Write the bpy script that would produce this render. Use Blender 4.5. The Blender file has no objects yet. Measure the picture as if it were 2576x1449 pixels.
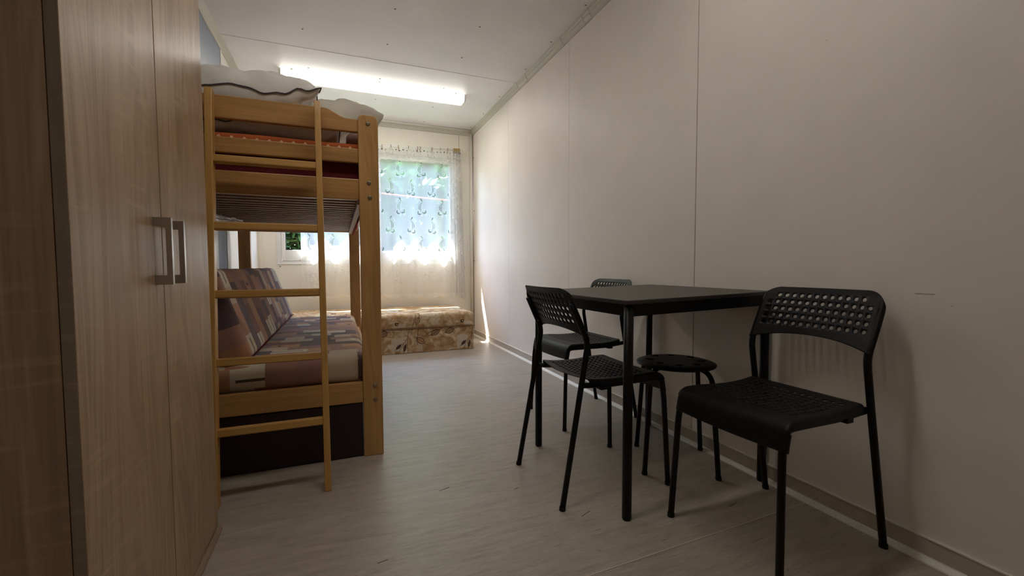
import bpy, bmesh, math, random
from mathutils import Vector, Matrix, noise
random.seed(7)
C = bpy.context.scene.collection
sc = bpy.context.scene
PI = math.pi

# ------------------------------------------------------------------ camera
CAM_H = 0.86
F_PX, YAW, PITCH, ROLL = 1091.215, 0.379027959, -0.0496677831, -0.00345286305
cy, sy, cp, sp = math.cos(YAW), math.sin(YAW), math.cos(PITCH), math.sin(PITCH)
fw = Vector((sy*cp, cy*cp, sp)); rt = Vector((cy, -sy, 0)); up = rt.cross(fw)
cr, sr = math.cos(ROLL), math.sin(ROLL)
rt, up = cr*rt + sr*up, -sr*rt + cr*up
cam_d = bpy.data.cameras.new('camera')
cam_d.sensor_width = 36.0; cam_d.sensor_fit = 'HORIZONTAL'
cam_d.lens = F_PX/2576*36.0
cam_d.clip_start = 0.02; cam_d.clip_end = 300
cam = bpy.data.objects.new('camera', cam_d); C.objects.link(cam)
m = Matrix((rt, up, -fw)).transposed().to_4x4(); m.translation = (0, 0, CAM_H)
cam.matrix_world = m
sc.camera = cam

# ------------------------------------------------------------------ sky, sun, exposure
SUN_DIR = Vector((0.5, -0.50, -1.0)).normalized()
w = bpy.data.worlds.new('sky'); sc.world = w; w.use_nodes = True
wn = w.node_tree; bg = wn.nodes['Background']
sky = wn.nodes.new('ShaderNodeTexSky'); sky.sky_type = 'NISHITA'
sky.sun_disc = False; sky.sun_elevation = math.radians(54.7); sky.sun_rotation = math.radians(-45)
sky.air_density = 1.0; sky.dust_density = 0.6; sky.ozone_density = 1.2
tint = wn.nodes.new('ShaderNodeMix'); tint.data_type = 'RGBA'; tint.blend_type = 'MULTIPLY'; tint.inputs[0].default_value = 1
tint.inputs[7].default_value = (.92, .98, 1.12, 1)
wn.links.new(sky.outputs[0], tint.inputs[6]); wn.links.new(tint.outputs[2], bg.inputs[0]); bg.inputs[1].default_value = 0.50
sun_d = bpy.data.lights.new('sun', 'SUN'); sun_d.energy = 18; sun_d.angle = math.radians(0.6); sun_d.color = (1, .95, .88)
sun = bpy.data.objects.new('sun', sun_d); C.objects.link(sun)
sun.rotation_mode = 'QUATERNION'; sun.rotation_quaternion = SUN_DIR.to_track_quat('-Z', 'Y'); sun.location = (-4, 9, 9)
TUBE_POWER = 2.9
FILL_TUBE_POWER = 1.75  # power of the added, out-of-view ceiling light
sc.view_settings.view_transform = 'Standard'; sc.view_settings.look = 'None'
sc.view_settings.gamma = 1.0; sc.view_settings.use_curve_mapping = False
sc.view_settings.exposure = 2.72
sc.cycles.max_bounces = 12; sc.cycles.diffuse_bounces = 9; sc.cycles.transparent_max_bounces = 24
sc.cycles.caustics_reflective = False; sc.cycles.caustics_refractive = False
sc.cycles.sample_clamp_indirect = 6.0

# ------------------------------------------------------------------ node expressions
class X:
    """a float socket with arithmetic"""
    def __init__(s, nt, sock): s.nt, s.s = nt, sock
    def op(s, o, b=None, c=None):
        n = s.nt.nodes.new('ShaderNodeMath'); n.operation = o
        for i, v in enumerate((s, b, c)):
            if v is None: continue
            if isinstance(v, X): s.nt.links.new(v.s, n.inputs[i])
            else: n.inputs[i].default_value = v
        return X(s.nt, n.outputs[0])
    def __add__(s, b): return s.op('ADD', b)
    __radd__ = __add__
    def __sub__(s, b): return s.op('SUBTRACT', b)
    def __rsub__(s, b): return (s*-1.0) + b
    def __mul__(s, b): return s.op('MULTIPLY', b)
    __rmul__ = __mul__
    def __truediv__(s, b): return s.op('DIVIDE', b)
    def __lt__(s, b): return s.op('LESS_THAN', b)
    def __gt__(s, b): return s.op('GREATER_THAN', b)
    def floor(s): return s.op('FLOOR')
    def fract(s): return s.op('FRACT')
    def abs(s): return s.op('ABSOLUTE')
    def sqrt(s): return s.op('SQRT')
    def sin(s): return s.op('SINE')
    def min(s, b): return s.op('MINIMUM', b)
    def max(s, b): return s.op('MAXIMUM', b)
    def clamp(s): return s.max(0.0).min(1.0)
    def step(s, a, b): return ((s - a)/(b - a)).clamp()

class Mat:
    def __init__(s, name, rough=.5, color=(.5, .5, .5), metal=0, spec=.5):
        s.m = bpy.data.materials.new(name); s.m.use_nodes = True
        s.nt = s.m.node_tree; s.b = s.nt.nodes['Principled BSDF']
        s.b.inputs['Base Color'].default_value = (*color, 1)
        s.b.inputs['Roughness'].default_value = rough
        s.b.inputs['Metallic'].default_value = metal
        s.b.inputs['Specular IOR Level'].default_value = spec
        s.out = s.nt.nodes['Material Output']
    def n(s, t): return s.nt.nodes.new(t)
    def l(s, a, b): s.nt.links.new(a, b)
    def coord(s, scale=(1, 1, 1), loc=(0, 0, 0), rot=(0, 0, 0)):
        t = s.n('ShaderNodeTexCoord'); mp = s.n('ShaderNodeMapping')
        mp.inputs['Scale'].default_value = scale; mp.inputs['Location'].default_value = loc; mp.inputs['Rotation'].default_value = rot
        s.l(t.outputs['Object'], mp.inputs[0]); return mp.outputs[0]
    def xyz(s, v=None):
        sp_ = s.n('ShaderNodeSeparateXYZ'); s.l(v or s.coord(), sp_.inputs[0])
        return [X(s.nt, o) for o in sp_.outputs]
    def noise(s, scale=(1, 1, 1), sc_=5.0, detail=4, rough=.55, dist=0.0, loc=(0, 0, 0), vec=None):
        t = s.n('ShaderNodeTexNoise'); t.inputs['Scale'].default_value = sc_
        t.inputs['Detail'].default_value = detail; t.inputs['Roughness'].default_value = rough; t.inputs['Distortion'].default_value = dist
        s.l(vec or s.coord(scale, loc), t.inputs['Vector']); return X(s.nt, t.outputs['Fac'])
    def white(s, a, b=None):
        c = s.n('ShaderNodeCombineXYZ'); s.l(a.s, c.inputs[0])
        if b is not None: s.l(b.s, c.inputs[1])
        t = s.n('ShaderNodeTexWhiteNoise'); t.noise_dimensions = '2D'; s.l(c.outputs[0], t.inputs['Vector'])
        return X(s.nt, t.outputs['Value'])
    def ramp(s, fac, stops, const=False):
        r = s.n('ShaderNodeValToRGB'); cr_ = r.color_ramp
        if const: cr_.interpolation = 'CONSTANT'
        while len(cr_.elements) < len(stops): cr_.elements.new(.5)
        for e, (p, c) in zip(cr_.elements, stops): e.position = p; e.color = (*c, 1)
        s.l(fac.s, r.inputs[0]); return r.outputs[0]
    def mix(s, fac, a, b, mode='MIX'):
        n = s.n('ShaderNodeMix'); n.data_type = 'RGBA'; n.blend_type = mode
        if isinstance(fac, X): s.l(fac.s, n.inputs[0])
        else: n.inputs[0].default_value = fac
        for v, i in ((a, 6), (b, 7)):
            if isinstance(v, tuple): n.inputs[i].default_value = (*v, 1)
            else: s.l(v, n.inputs[i])
        return n.outputs[2]
    def color(s, sock): s.l(sock, s.b.inputs['Base Color'])
    def bump(s, h, strength=.2, dist=.002):
        n = s.n('ShaderNodeBump'); n.inputs['Strength'].default_value = strength; n.inputs['Distance'].default_value = dist
        s.l(h.s, n.inputs['Height']); s.l(n.outputs[0], s.b.inputs['Normal'])

# ------------------------------------------------------------------ materials
def m_wall(name, col, rough=.5, spec=.35, v=.04):
    M = Mat(name, rough, col, spec=spec)
    f = M.noise(sc_=2.2, detail=5)
    a = tuple(c*(1 - v) for c in col); b = tuple(min(1, c*(1 + v)) for c in col)
    M.color(M.ramp(f, [(.3, a), (.7, b)]))
    M.bump(M.noise(sc_=160, detail=2), .05, .001)
    return M.m
W_RIGHT = m_wall('cream_wall_panel', (.81, .745, .685))
W_BACK = m_wall('warm_cream_wall_panel', (.79, .755, .675))
W_LEFT = m_wall('pale_wall_panel', (.78, .75, .71))
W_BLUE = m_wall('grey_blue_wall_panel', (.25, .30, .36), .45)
W_CEIL = m_wall('white_ceiling_panel', (.79, .79, .795), .5)
TRIM = m_wall('grey_cream_plastic_trim', (.52, .50, .42), .4, .5)
TRIM_W = m_wall('white_plastic_trim', (.72, .69, .62), .35, .5)
SKIRT = m_wall('beige_vinyl_skirting', (.50, .44, .38), .45)
BEAD = Mat('pale_vinyl_bead', .4, (.78, .74, .66)).m
WHITE_PVC = Mat('white_window_plastic', .3, (.80, .80, .79)).m
DARK_SEAL = Mat('black_rubber_seal', .6, (.02, .02, .022)).m
SCREW = Mat('grey_screw_metal', .4, (.22, .21, .19), .8).m
DARK_GAP = Mat('dark_joint_filler', .8, (.10, .09, .075)).m

def m_floor():
    M = Mat('streaky_beige_vinyl', .33, spec=.5)
    a = M.noise((2.2, 16, 1), 2.2, 6, .65, .5)
    b = M.noise((9, 90, 1), 2.0, 5, .75, .4, (3, 1, 0))
    c = M.noise((1, 1.3, 1), 1.4, 4)
    col = M.ramp(a*.40 + b*.40 + c*.20, [(.30, (.24, .198, .155)), (.48, (.385, .335, .28)), (.66, (.50, .45, .385))])
    d = M.noise((7, 60, 1), 2.6, 3, .5, .5, (9, 4, 0))
    col = M.mix(d.step(.66, .74)*.55, col, (.13, .095, .07))
    M.color(col)
    r = M.noise((2, 8, 1), 3.0, 3)
    M.l((r*.18 + .34).s, M.b.inputs['Roughness'])
    M.bump(b, .06, .001)
    return M.m
FLOOR = m_floor()

def m_wood(name, axis, dark, mid, light, rough=.38, grain=1.0, rays=False, loc=(0, 0, 0)):
    """axis = direction the grain runs"""
    M = Mat(name, rough, spec=.5)
    def s3(along, across):
        v = [across]*3; v['XYZ'.index(axis)] = along; return tuple(v)
    big = M.noise(s3(.5, 5), 2.0, 4, .6, 1.2, loc)
    fine = M.noise(s3(2.0, 90), 2.0, 5, .65, .3, loc)
    ring = M.noise(s3(.35, 3.0), 2.0, 2, .5, 1.8, (loc[0] + 5, loc[1], loc[2]))
    ringl = (ring*38.0).sin()*.5 + .5
    f = big*.45 + fine*.42*grain + ringl*.13*grain
    col = M.ramp(f, [(.28, dark), (.48, mid), (.68, light)])
    if rays:
        q = M.noise(s3(26, 2.6), 2.0, 3, .5, .8, (loc[0] + 2, loc[1] + 1, loc[2]))
        zone = M.noise(s3(.9, 2.2), 2.0, 2, .5, 0, (loc[0] + 8, loc[1], loc[2]))
        col = M.mix((q.step(.55, .68)*zone.step(.5, .62))*.26, col, tuple(min(1, c*1.35) for c in light))
        pale = M.noise(s3(.25, 3.4), 2.0, 2, .5, .4, (loc[0] + 4, loc[1] + 7, loc[2]))
        col = M.mix(pale.step(.55, .7)*.22, col, (.34, .20, .15))
    M.color(col)
    M.bump(fine, .30, .001)
    return M.m
OAK = m_wood('sandy_oak_laminate', 'Z', (.29, .19, .108), (.43, .295, .18), (.55, .40, .265), .44, .9, True)
OAK_Y = m_wood('sandy_oak_laminate_long', 'Y', (.21, .145, .092), (.31, .225, .15), (.40, .30, .21), .4, .9)
OAK_EDGE = m_wood('sandy_oak_edge_band', 'Z', (.24, .18, .125), (.32, .245, .175), (.40, .31, .23), .5, .5, True, (3, 3, 3))
BX = m_wood('beech_grain_across', 'X', (.40, .212, .072), (.55, .305, .11), (.66, .385, .155), .34, .6)
BY = m_wood('beech_grain_deep', 'Y', (.40, .212, .072), (.55, .305, .11), (.66, .385, .155), .34, .6, False, (2, 0, 0))
BZ = m_wood('beech_grain_upright', 'Z', (.38, .20, .068), (.52, .29, .104), (.63, .37, .15), .34, .9, False, (0, 4, 1))
LZ = m_wood('honey_beech_stile', 'Z', (.44, .24, .065), (.59, .335, .10), (.68, .41, .145), .36, .6, False, (6, 4, 1))
LX = m_wood('honey_beech_rung', 'X', (.44, .24, .065), (.59, .335, .10), (.68, .41, .145), .36, .6, False, (7, 4, 1))
SLAT = m_wood('brown_slat_wood', 'X', (.24, .14, .085), (.33, .205, .13), (.40, .26, .17), .5, .5)
PALE_RAIL = m_wood('pale_rail_wood', 'Y', (.50, .42, .36), (.58, .50, .43), (.64, .56, .50), .5, .5)
BLACK_P = Mat('black_moulded_plastic', .46, (.0055, .005, .005), spec=.25).m
BLACK_M = Mat('black_powder_coated_steel', .38, (.0045, .004, .004), spec=.22).m
def m_top():
    M = Mat('black_foil_tabletop', .40, (.03, .027, .025))
    f = M.noise((8, 60, 1), 2.0, 4)
    M.color(M.ramp(f, [(.3, (.028, .025, .023)), (.7, (.042, .037, .034))]))
    return M.m
BLACK_T = m_top()
STEEL = Mat('brushed_aluminium', .35, (.62, .62, .64), 1.0).m
HANDLE = Mat('satin_grey_metal', .34, (.50, .47, .44), .85).m
BOLT = Mat('dull_brass_bolt', .35, (.36, .31, .22), .9).m
RING_BROWN = Mat('brown_plastic_hook', .4, (.30, .17, .09)).m
RING_GOLD = Mat('gold_wood_ring', .4, (.48, .31, .09)).m
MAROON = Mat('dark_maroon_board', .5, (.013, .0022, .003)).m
MAROON_F = Mat('wine_red_mattress_cloth', .85, (.11, .012, .018), spec=.2).m
RED_F = Mat('red_cotton_cloth', .9, (.42, .075, .06), spec=.1).m

def m_fabric(name, col, scale=500, v=.12, rough=.9):
    M = Mat(name, rough, col, spec=.15)
    f = M.noise(sc_=7.0, detail=5)
    M.color(M.ramp(f, [(.3, tuple(c*(1 - v) for c in col)), (.7, tuple(min(1, c*(1 + v)) for c in col))]))
    M.bump(M.noise(sc_=scale, detail=2), .15, .001)
    M.b.inputs['Sheen Weight'].default_value = .15
    return M.m
PILLOW = m_fabric('off_white_linen', (.82, .79, .73))
PILLOW_W = m_fabric('cream_linen', (.86, .81, .69))
PILLOW_G = m_fabric('greyish_linen', (.80, .76, .69))
MAUVE = m_fabric('mauve_wool', (.26, .15, .14))
PIPING = Mat('dark_grey_piping', .8, (.10, .09, .11)).m

def m_dots():
    M = Mat('orange_polka_cotton', .9, spec=.1)
    x, y, z = M.xyz()
    # staggered dots, wrapped over the top and down the sides by using a slanted second coordinate
    u = (x/.045); v = ((y - z)/.024)
    row = v.floor(); uu = (u + row*.5).fract() - .5; vv = v.fract() - .5
    d = ((uu*.045)*(uu*.045) + (vv*.024)*(vv*.024)).sqrt()
    base = M.ramp(M.noise(sc_=9), [(.3, (.40, .095, .03)), (.7, (.50, .13, .045))])
    M.color(M.mix((d < .0062), base, (.80, .50, .32)))
    return M.m
DOTS = m_dots()

PALETTE = [(.22, .095, .075), (.44, .215, .115), (.115, .078, .088), (.50, .27, .14), (.31, .165, .135),
           (.66, .58, .43), (.095, .062, .072), (.36, .19, .14), (.55, .44, .32), (.13, .075, .075)]
def m_patch(name, axis_u, axis_v, su, sv, seed):
    """patchwork print: long staggered patches with a dark stroke in the palest ones"""
    M = Mat(name, .9, spec=.12)
    c = M.xyz(); u = c[axis_u]; v = c[axis_v]
    if axis_u == 0: v = v - c[2]
    v = v/sv + seed; row = v.floor(); fv = v.fract()
    off = M.white(row, row*0.0 + seed)
    u = u/su + off*7.3; cell = u.floor(); fu = u.fract()
    h0 = M.white(cell, row + 17.0)
    half = (fu > (h0*.4 + .3))
    hid = cell*2.0 + half
    h = M.white(hid, row + 3.0*seed)
    k = len(PALETTE)
    col = M.ramp(h, [(i/k, PALETTE[i]) for i in range(k)], True)
    # local coordinate inside the sub patch
    pale = (h > 5.0/k)*(h < 6.0/k)
    stroke = pale*((fv - .5).abs() < .07)*((fu - .5).abs() < .42)
    orange = (h > 3.0/k)*(h < 4.0/k)
    ibar = orange*((fu - .62).abs() < .025)*((fv - .5).abs() < .22)
    iser = orange*((fu - .62).abs() < .07)*(((fv - .5).abs() - .22).abs() < .04)
    col = M.mix(stroke.max(ibar).max(iser)*.9, col, (.045, .022, .02))
    fib = M.noise(sc_=60, detail=4)
    col = M.mix(fib*.16, col, (.16, .09, .08))
    M.color(col)
    M.bump(M.noise(sc_=420, detail=2), .2, .001)
    M.b.inputs['Sheen Weight'].default_value = .2
    return M.m
PATCH_TOP = m_patch('patchwork_upholstery', 0, 1, .25, .086, 13.0)
PATCH_CUSH = m_patch('patchwork_upholstery_cushion', 2, 1, .22, .108, 21.0)

def m_leaf():
    """watercolour beige print with leaves, stems and little dark squares"""
    M = Mat('watercolour_leaf_upholstery', .9, spec=.12)
    x, y, z = M.xyz()
    wob = M.noise(sc_=14, detail=4)
    a = M.noise((1, 1, 1), 9.0, 5, .6, 1.2)
    b = M.noise((1, 1, 1), 24.0, 4, .6, .8, (3, 3, 1))
    col = M.ramp(a*.65 + b*.35, [(.33, (.28, .155, .075)), (.44, (.44, .275, .145)), (.52, (.56, .40, .245)), (.60, (.72, .61, .45))])
    # vertical axis: height on the front, depth on the top
    v = z - y
    P = .66
    def cell(u0, v0): return ((x - u0)/P + .5).fract()*P - P*.5, v - v0
    V0 = 4.35*-1.0
    FR = .43                               # local front face sits at y = -FR
    def block(u0, v0, w_, h_, c, k=1.0):
        nonlocal col
        du, dv = cell(u0, v0)
        du = du + (wob - .5)*.02; dv = dv + (wob - .5)*.02
        col = M.mix((du.abs() < w_)*(dv.abs() < h_)*k, col, c)
    def leaf(u0, v0, ang, L, Wd, fill, k=1.0):
        nonlocal col
        du, dv = cell(u0, v0); ca, sa = math.cos(ang), math.sin(ang)
        p = du*ca + dv*sa; q = dv*ca - du*sa
        e = q.abs()/Wd + (p/L)*(p/L)
        col = M.mix((e < 1.0)*k, col, fill)
        rim = ((e - 1.0).abs() < .13)*(p.abs() < L*1.02)
        vein = (q.abs() < .0022)*(p.abs() < L*1.5)
        rib = ((((p + q.abs()*.8)/.022).fract() - .5).abs() < .10)*(e < 1.0)
        col = M.mix(rim.max(vein).max(rib*.8)*.9, col, (.06, .028, .018))
    def stem(u0, v0, ang, L, t=.0025):
        nonlocal col
        du, dv = cell(u0, v0); ca, sa = math.cos(ang), math.sin(ang)
        p = du*ca + dv*sa; q = dv*ca - du*sa + p*p*.8
        col = M.mix((q.abs() < t)*(p.abs() < L)*.85, col, (.09, .045, .025))
    for dv0, in ((FR,),):
        block(0.515, dv0 + .085, .055, .065, (.66, .60, .52), .8)
        block(0.735, dv0 + .075, .03, .07, (.62, .56, .47), .6)
        leaf(0.530, dv0 + .065, .75, .035, .014, (.10, .07, .055))
        leaf(0.590, dv0 + .05, 1.35, .040, .013, (.16, .11, .08))
        stem(0.570, dv0 + .08, 1.0, .09)
        leaf(0.745, dv0 + .115, -.65, .052, .027, (.52, .33, .18))
        stem(0.715, dv0 + .16, 1.5, .09); stem(0.615, dv0 + .12, 1.5, .11)
        leaf(0.895, dv0 + .19, .5, .055, .026, (.40, .25, .14))
        leaf(0.385, dv0 + .20, .35, .05, .026, (.42, .27, .16))
        stem(0.865, dv0 + .20, .3, .07)
        block(0.515, dv0 + .305, .018, .014, (.03, .018, .012)); block(0.515, dv0 + .305, .007, .006, (.55, .40, .24))
        block(0.560, dv0 + .285, .035, .022, (.66, .58, .46), .7)
        leaf(0.715, dv0 + .33, 1.2, .04, .02, (.55, .38, .22))
        leaf(0.815, dv0 + .45, .3, .06, .028, (.60, .44, .27)); leaf(0.465, dv0 + .60, -.4, .07, .03, (.58, .42, .25))
        stem(0.675, dv0 + .31, 1.3, .09); stem(0.615, dv0 + .55, .2, .2)
    M.color(col)
    M.bump(M.noise(sc_=400, detail=2), .2, .001)
    return M.m
LEAF = m_leaf()

def m_glass():
    M = Mat('window_glass', 0.0)
    nt = M.nt; nt.nodes.remove(M.b)
    t = M.n('ShaderNodeBsdfTransparent'); t.inputs[0].default_value = (.93, .96, .96, 1)
    g = M.n('ShaderNodeBsdfGlossy'); g.inputs['Roughness'].default_value = .0
    lw = M.n('ShaderNodeLayerWeight'); fr = X(nt, lw.outputs['Facing']).op('POWER', 5.0)*.9 + .03
    mx = M.n('ShaderNodeMixShader'); M.l(fr.s, mx.inputs[0]); M.l(t.outputs[0], mx.inputs[1]); M.l(g.outputs[0], mx.inputs[2])
    M.l(mx.outputs[0], M.out.inputs[0]); return M.m
GLASS = m_glass()

def m_lace():
    """sheer lace: paisley motifs in staggered rows, a floral band below"""
    M = Mat('white_sheer_lace', 1.0)
    nt = M.nt; nt.nodes.remove(M.b)
    x, y, z = M.xyz()
    x = x + .53; z = z + .5
    TX, TZ = .243, .44
    def motif(ox, oz, flip):
        a = ((x - ox)/TX + .5).fract()*TX - TX*.5
        b = ((z - oz)/TZ + .5).fract()*TZ - TZ*.5
        a = a*flip
        def disc(cx, cz): return (((a - cx)*(a - cx) + (b - cz)*(b - cz)).sqrt())
        # sweep of thin lines: from the top left, out to the right, down to the lobes
        bend = a - .022 + b*b*6.5
        span = (b < .074)*(b > -.066)
        wd_ = (.021 - (b - .005).abs()*.16).max(.004)
        e1 = bend.abs()/wd_
        stripes = ((bend*520.0 + b*8.0).sin() > .15)
        holes = (e1 < 1.0)*span*stripes
        rim = ((e1 - 1.12).abs() < .10)*span
        # two curled lobes below
        for cx, cz, R0, ix, iz, R1 in ((-.026, -.052, .027, -.020, -.040, .016), (.026, -.064, .026, .016, -.054, .017)):
            d0, d1 = disc(cx, cz), disc(ix, iz)
            holes = holes.max((d0 < R0)*(d1 > R1))
            rim = rim.max((d0 - R0 - .0015).abs() < .002).max(((d1 - R1).abs() < .0018)*(d0 < R0))
        # leaf and tendrils
        lx, lz = a - .004 - (b - .088)*.5, b - .088
        e2 = (lx*lx)/(.010*.010) + (lz*lz)/(.022*.022)
        holes = holes.max(e2 < 1.0); rim = rim.max((e2 - 1.2).abs() < .22)
        for cx, cz, R0 in ((.040, .080, .011), (.0, -.098, .009), (.050, .058, .008), (-.044, -.088, .008)):
            rim = rim.max((disc(cx, cz) - R0).abs() < .002)
        return holes, rim
    h1, r1 = motif(.56, .02, 1.0); h2, r2 = motif(.56 + TX*.5, .24, -1.0)
    holes = h1.max(h2); rim = r1.max(r2)
    zone = (z > .93)                         # motifs above, floral band below
    holes = holes*zone; rim = rim*zone
    vo = M.n('ShaderNodeTexVoronoi'); vo.feature = 'DISTANCE_TO_EDGE'; vo.inputs['Scale'].default_value = 20
    dist = M.n('ShaderNodeTexNoise'); dist.inputs['Scale'].default_value = 16; dist.inputs['Detail'].default_value = 2
    tc = M.coord((1, .05, 1)); M.l(tc, dist.inputs['Vector'])
    va = M.n('ShaderNodeVectorMath'); va.operation = 'SCALE'; M.l(dist.outputs['Color'], va.inputs[0]); va.inputs['Scale'].default_value = .09
    vb = M.n('ShaderNodeVectorMath'); M.l(tc, vb.inputs[0]); M.l(va.outputs[0], vb.inputs[1]); M.l(vb.outputs[0], vo.inputs['Vector'])
    ve = X(nt, vo.outputs['Distance'])
    patchy = M.noise((1, .05, 1), 7.0, 2).step(.47, .55)
    flower = (ve < .028)*patchy*(z < .93)*(z > .66)
    weave = M.noise((1, .05, 1), 55.0, 3)
    alpha = weave*.12 + .47
    alpha = alpha + (rim*.26) - (holes*.30) - flower*.15
    hem = (z < .54)*.06 + (z > 2.16)*.25
    alpha = (alpha + hem).clamp()
    tr = M.n('ShaderNodeBsdfTransparent')
    di = M.n('ShaderNodeBsdfDiffuse'); di.inputs[0].default_value = (.86, .86, .86, 1)
    tl = M.n('ShaderNodeBsdfTranslucent'); tl.inputs[0].default_value = (.86, .86, .86, 1)
    m1 = M.n('ShaderNodeMixShader'); m1.inputs[0].default_value = .5; M.l(di.outputs[0], m1.inputs[1]); M.l(tl.outputs[0], m1.inputs[2])
    m2 = M.n('ShaderNodeMixShader'); M.l(alpha.s, m2.inputs[0]); M.l(tr.outputs[0], m2.inputs[1]); M.l(m1.outputs[0], m2.inputs[2])
    M.l(m2.outputs[0], M.out.inputs[0]); return M.m
LACE = m_lace()

def m_diffuser(power, name='glowing_ribbed_diffuser'):
    M = Mat(name, .4, (.85, .85, .82))
    M.b.inputs['Emission Color'].default_value = (1.0, .95, .87, 1)
    M.b.inputs['Emission Strength'].default_value = power
    return M.m
DIFF = m_diffuser(TUBE_POWER); FILL_DIFF = m_diffuser(FILL_TUBE_POWER)
SIDE = m_diffuser(TUBE_POWER*.28, 'dimmer_diffuser_side'); FILL_SIDE = m_diffuser(FILL_TUBE_POWER*.28, 'dimmer_diffuser_side')
LAMP_W = Mat('white_lamp_plastic', .4, (.80, .80, .77)).m

def m_plastic():
    M = Mat('clear_crumpled_film', .25); nt = M.nt
    t = M.n('ShaderNodeBsdfTransparent'); mx = M.n('ShaderNodeMixShader'); mx.inputs[0].default_value = .55
    M.b.inputs['Base Color'].default_value = (.75, .74, .74, 1)
    M.l(t.outputs[0], mx.inputs[1]); M.l(M.b.outputs[0], mx.inputs[2]); M.l(mx.outputs[0], M.out.inputs[0]); return M.m
FILM = m_plastic()
def m_green(name, a, b):
    M = Mat(name, .6, spec=.3)
    M.color(M.ramp(M.noise(sc_=6), [(.35, a), (.65, b)]))
    M.b.inputs['Subsurface Weight'].default_value = 0
    return M.m
def m_leafy():
    M = Mat('fresh_leaf_green', .6, spec=.3)
    c = M.ramp(M.noise(sc_=6), [(.35, (.10, .22, .05)), (.65, (.22, .36, .12))]); M.color(c)
    t = M.n('ShaderNodeBsdfTranslucent'); t.inputs[0].default_value = (.30, .50, .16, 1)
    mx = M.n('ShaderNodeMixShader'); mx.inputs[0].default_value = .5
    M.l(M.b.outputs[0], mx.inputs[1]); M.l(t.outputs[0], mx.inputs[2]); M.l(mx.outputs[0], M.out.inputs[0]); return M.m
CONIF = m_green('dark_conifer_green', (.035, .075, .022), (.11, .17, .05))
LEAFY = m_leafy()
BARK = m_green('brown_bark', (.07, .045, .03), (.14, .09, .06))
GRASS = m_green('mown_grass', (.07, .12, .03), (.12, .17, .05))
ORANGE = Mat('orange_cord', .6, (.34, .055, .02)).m
OUT_METAL = Mat('grey_outside_metal', .5, (.40, .40, .40)).m  # shared by the outer sill and the added sun overhang

def m_fill_blind():  # sheet in the added window, its tint sets the fill light
    M = Mat('beige_fill_light_sheet', 1.0); M.nt.nodes.remove(M.b)
    t = M.n('ShaderNodeBsdfTranslucent'); t.inputs[0].default_value = (.07, .058, .05, 1)
    M.l(t.outputs[0], M.out.inputs[0]); return M.m
FILL_BLIND = m_fill_blind()
# ------------------------------------------------------------------ mesh helpers
class MB:
    def __init__(s): s.v = []; s.f = []; s.sm = []
    def add(s, vs, fs, smooth=False):
        o = len(s.v); s.v += [tuple(v) for v in vs]; s.f += [tuple(i + o for i in f) for f in fs]; s.sm += [smooth]*len(fs); return s
    def box(s, x0, x1, y0, y1, z0, z1):
        v = [(x, y, z) for x in (x0, x1) for y in (y0, y1) for z in (z0, z1)]
        return s.add(v, [(0, 1, 3, 2), (4, 6, 7, 5), (0, 4, 5, 1), (2, 3, 7, 6), (0, 2, 6, 4), (1, 5, 7, 3)])
    def obox(s, c, ax, ay, az):
        """box with centre and three half-axis vectors"""
        c, ax, ay, az = map(Vector, (c, ax, ay, az))
        v = [c + ax*i + ay*j + az*k for i in (-1, 1) for j in (-1, 1) for k in (-1, 1)]
        return s.add(v, [(0, 1, 3, 2), (4, 6, 7, 5), (0, 4, 5, 1), (2, 3, 7, 6), (0, 2, 6, 4), (1, 5, 7, 3)])
    def prism(s, pts, axis, a, b):
        """extrude a 2D outline (in the plane normal to axis) from a to b"""
        def P(p, t):
            if axis == 'X': return (t, p[0], p[1])
            if axis == 'Y': return (p[0], t, p[1])
            return (p[0], p[1], t)
        n = len(pts); v = [P(p, a) for p in pts] + [P(p, b) for p in pts]
        f = [tuple(range(n)), tuple(range(2*n - 1, n - 1, -1))] + [(i, i + n, (i + 1) % n + n, (i + 1) % n) for i in range(n)]
        return s.add(v, f)
    def tube(s, pts, r, n=10, cap=True, closed=False):
        pts = [Vector(p) for p in pts]; N = len(pts); rings = []
        up_ = None
        for i, p in enumerate(pts):
            if closed: t = (pts[(i + 1) % N] - pts[i - 1]).normalized()
            else: t = (pts[min(i + 1, N - 1)] - pts[max(i - 1, 0)]).normalized()
            if up_ is None:
                up_ = t.orthogonal().normalized()
            up_ = (up_ - t*up_.dot(t)).normalized(); w_ = t.cross(up_)
            rr = r[i] if isinstance(r, (list, tuple)) else r
            rings.append([p + (up_*math.cos(2*PI*k/n) + w_*math.sin(2*PI*k/n))*rr for k in range(n)])
        v = [q for R in rings for q in R]; f = []
        M_ = N if closed else N - 1
        for i in range(M_):
            j = (i + 1) % N
            f += [(i*n + k, i*n + (k + 1) % n, j*n + (k + 1) % n, j*n + k) for k in range(n)]
        s.add(v, f, True)
        if cap and not closed:
            o = len(s.v) - N*n
            s.f += [tuple(o + k for k in range(n - 1, -1, -1)), tuple(o + (N - 1)*n + k for k in range(n))]; s.sm += [False, False]
        return s
    def cyl(s, a, b, r, n=12): return s.tube([a, b], r, n)
    def grid(s, nx, ny, fn, smooth=True):
        v = [fn(i/nx, j/ny) for i in range(nx + 1) for j in range(ny + 1)]
        f = [(i*(ny + 1) + j, (i + 1)*(ny + 1) + j, (i + 1)*(ny + 1) + j + 1, i*(ny + 1) + j + 1) for i in range(nx) for j in range(ny)]
        return s.add(v, f, smooth)

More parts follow.
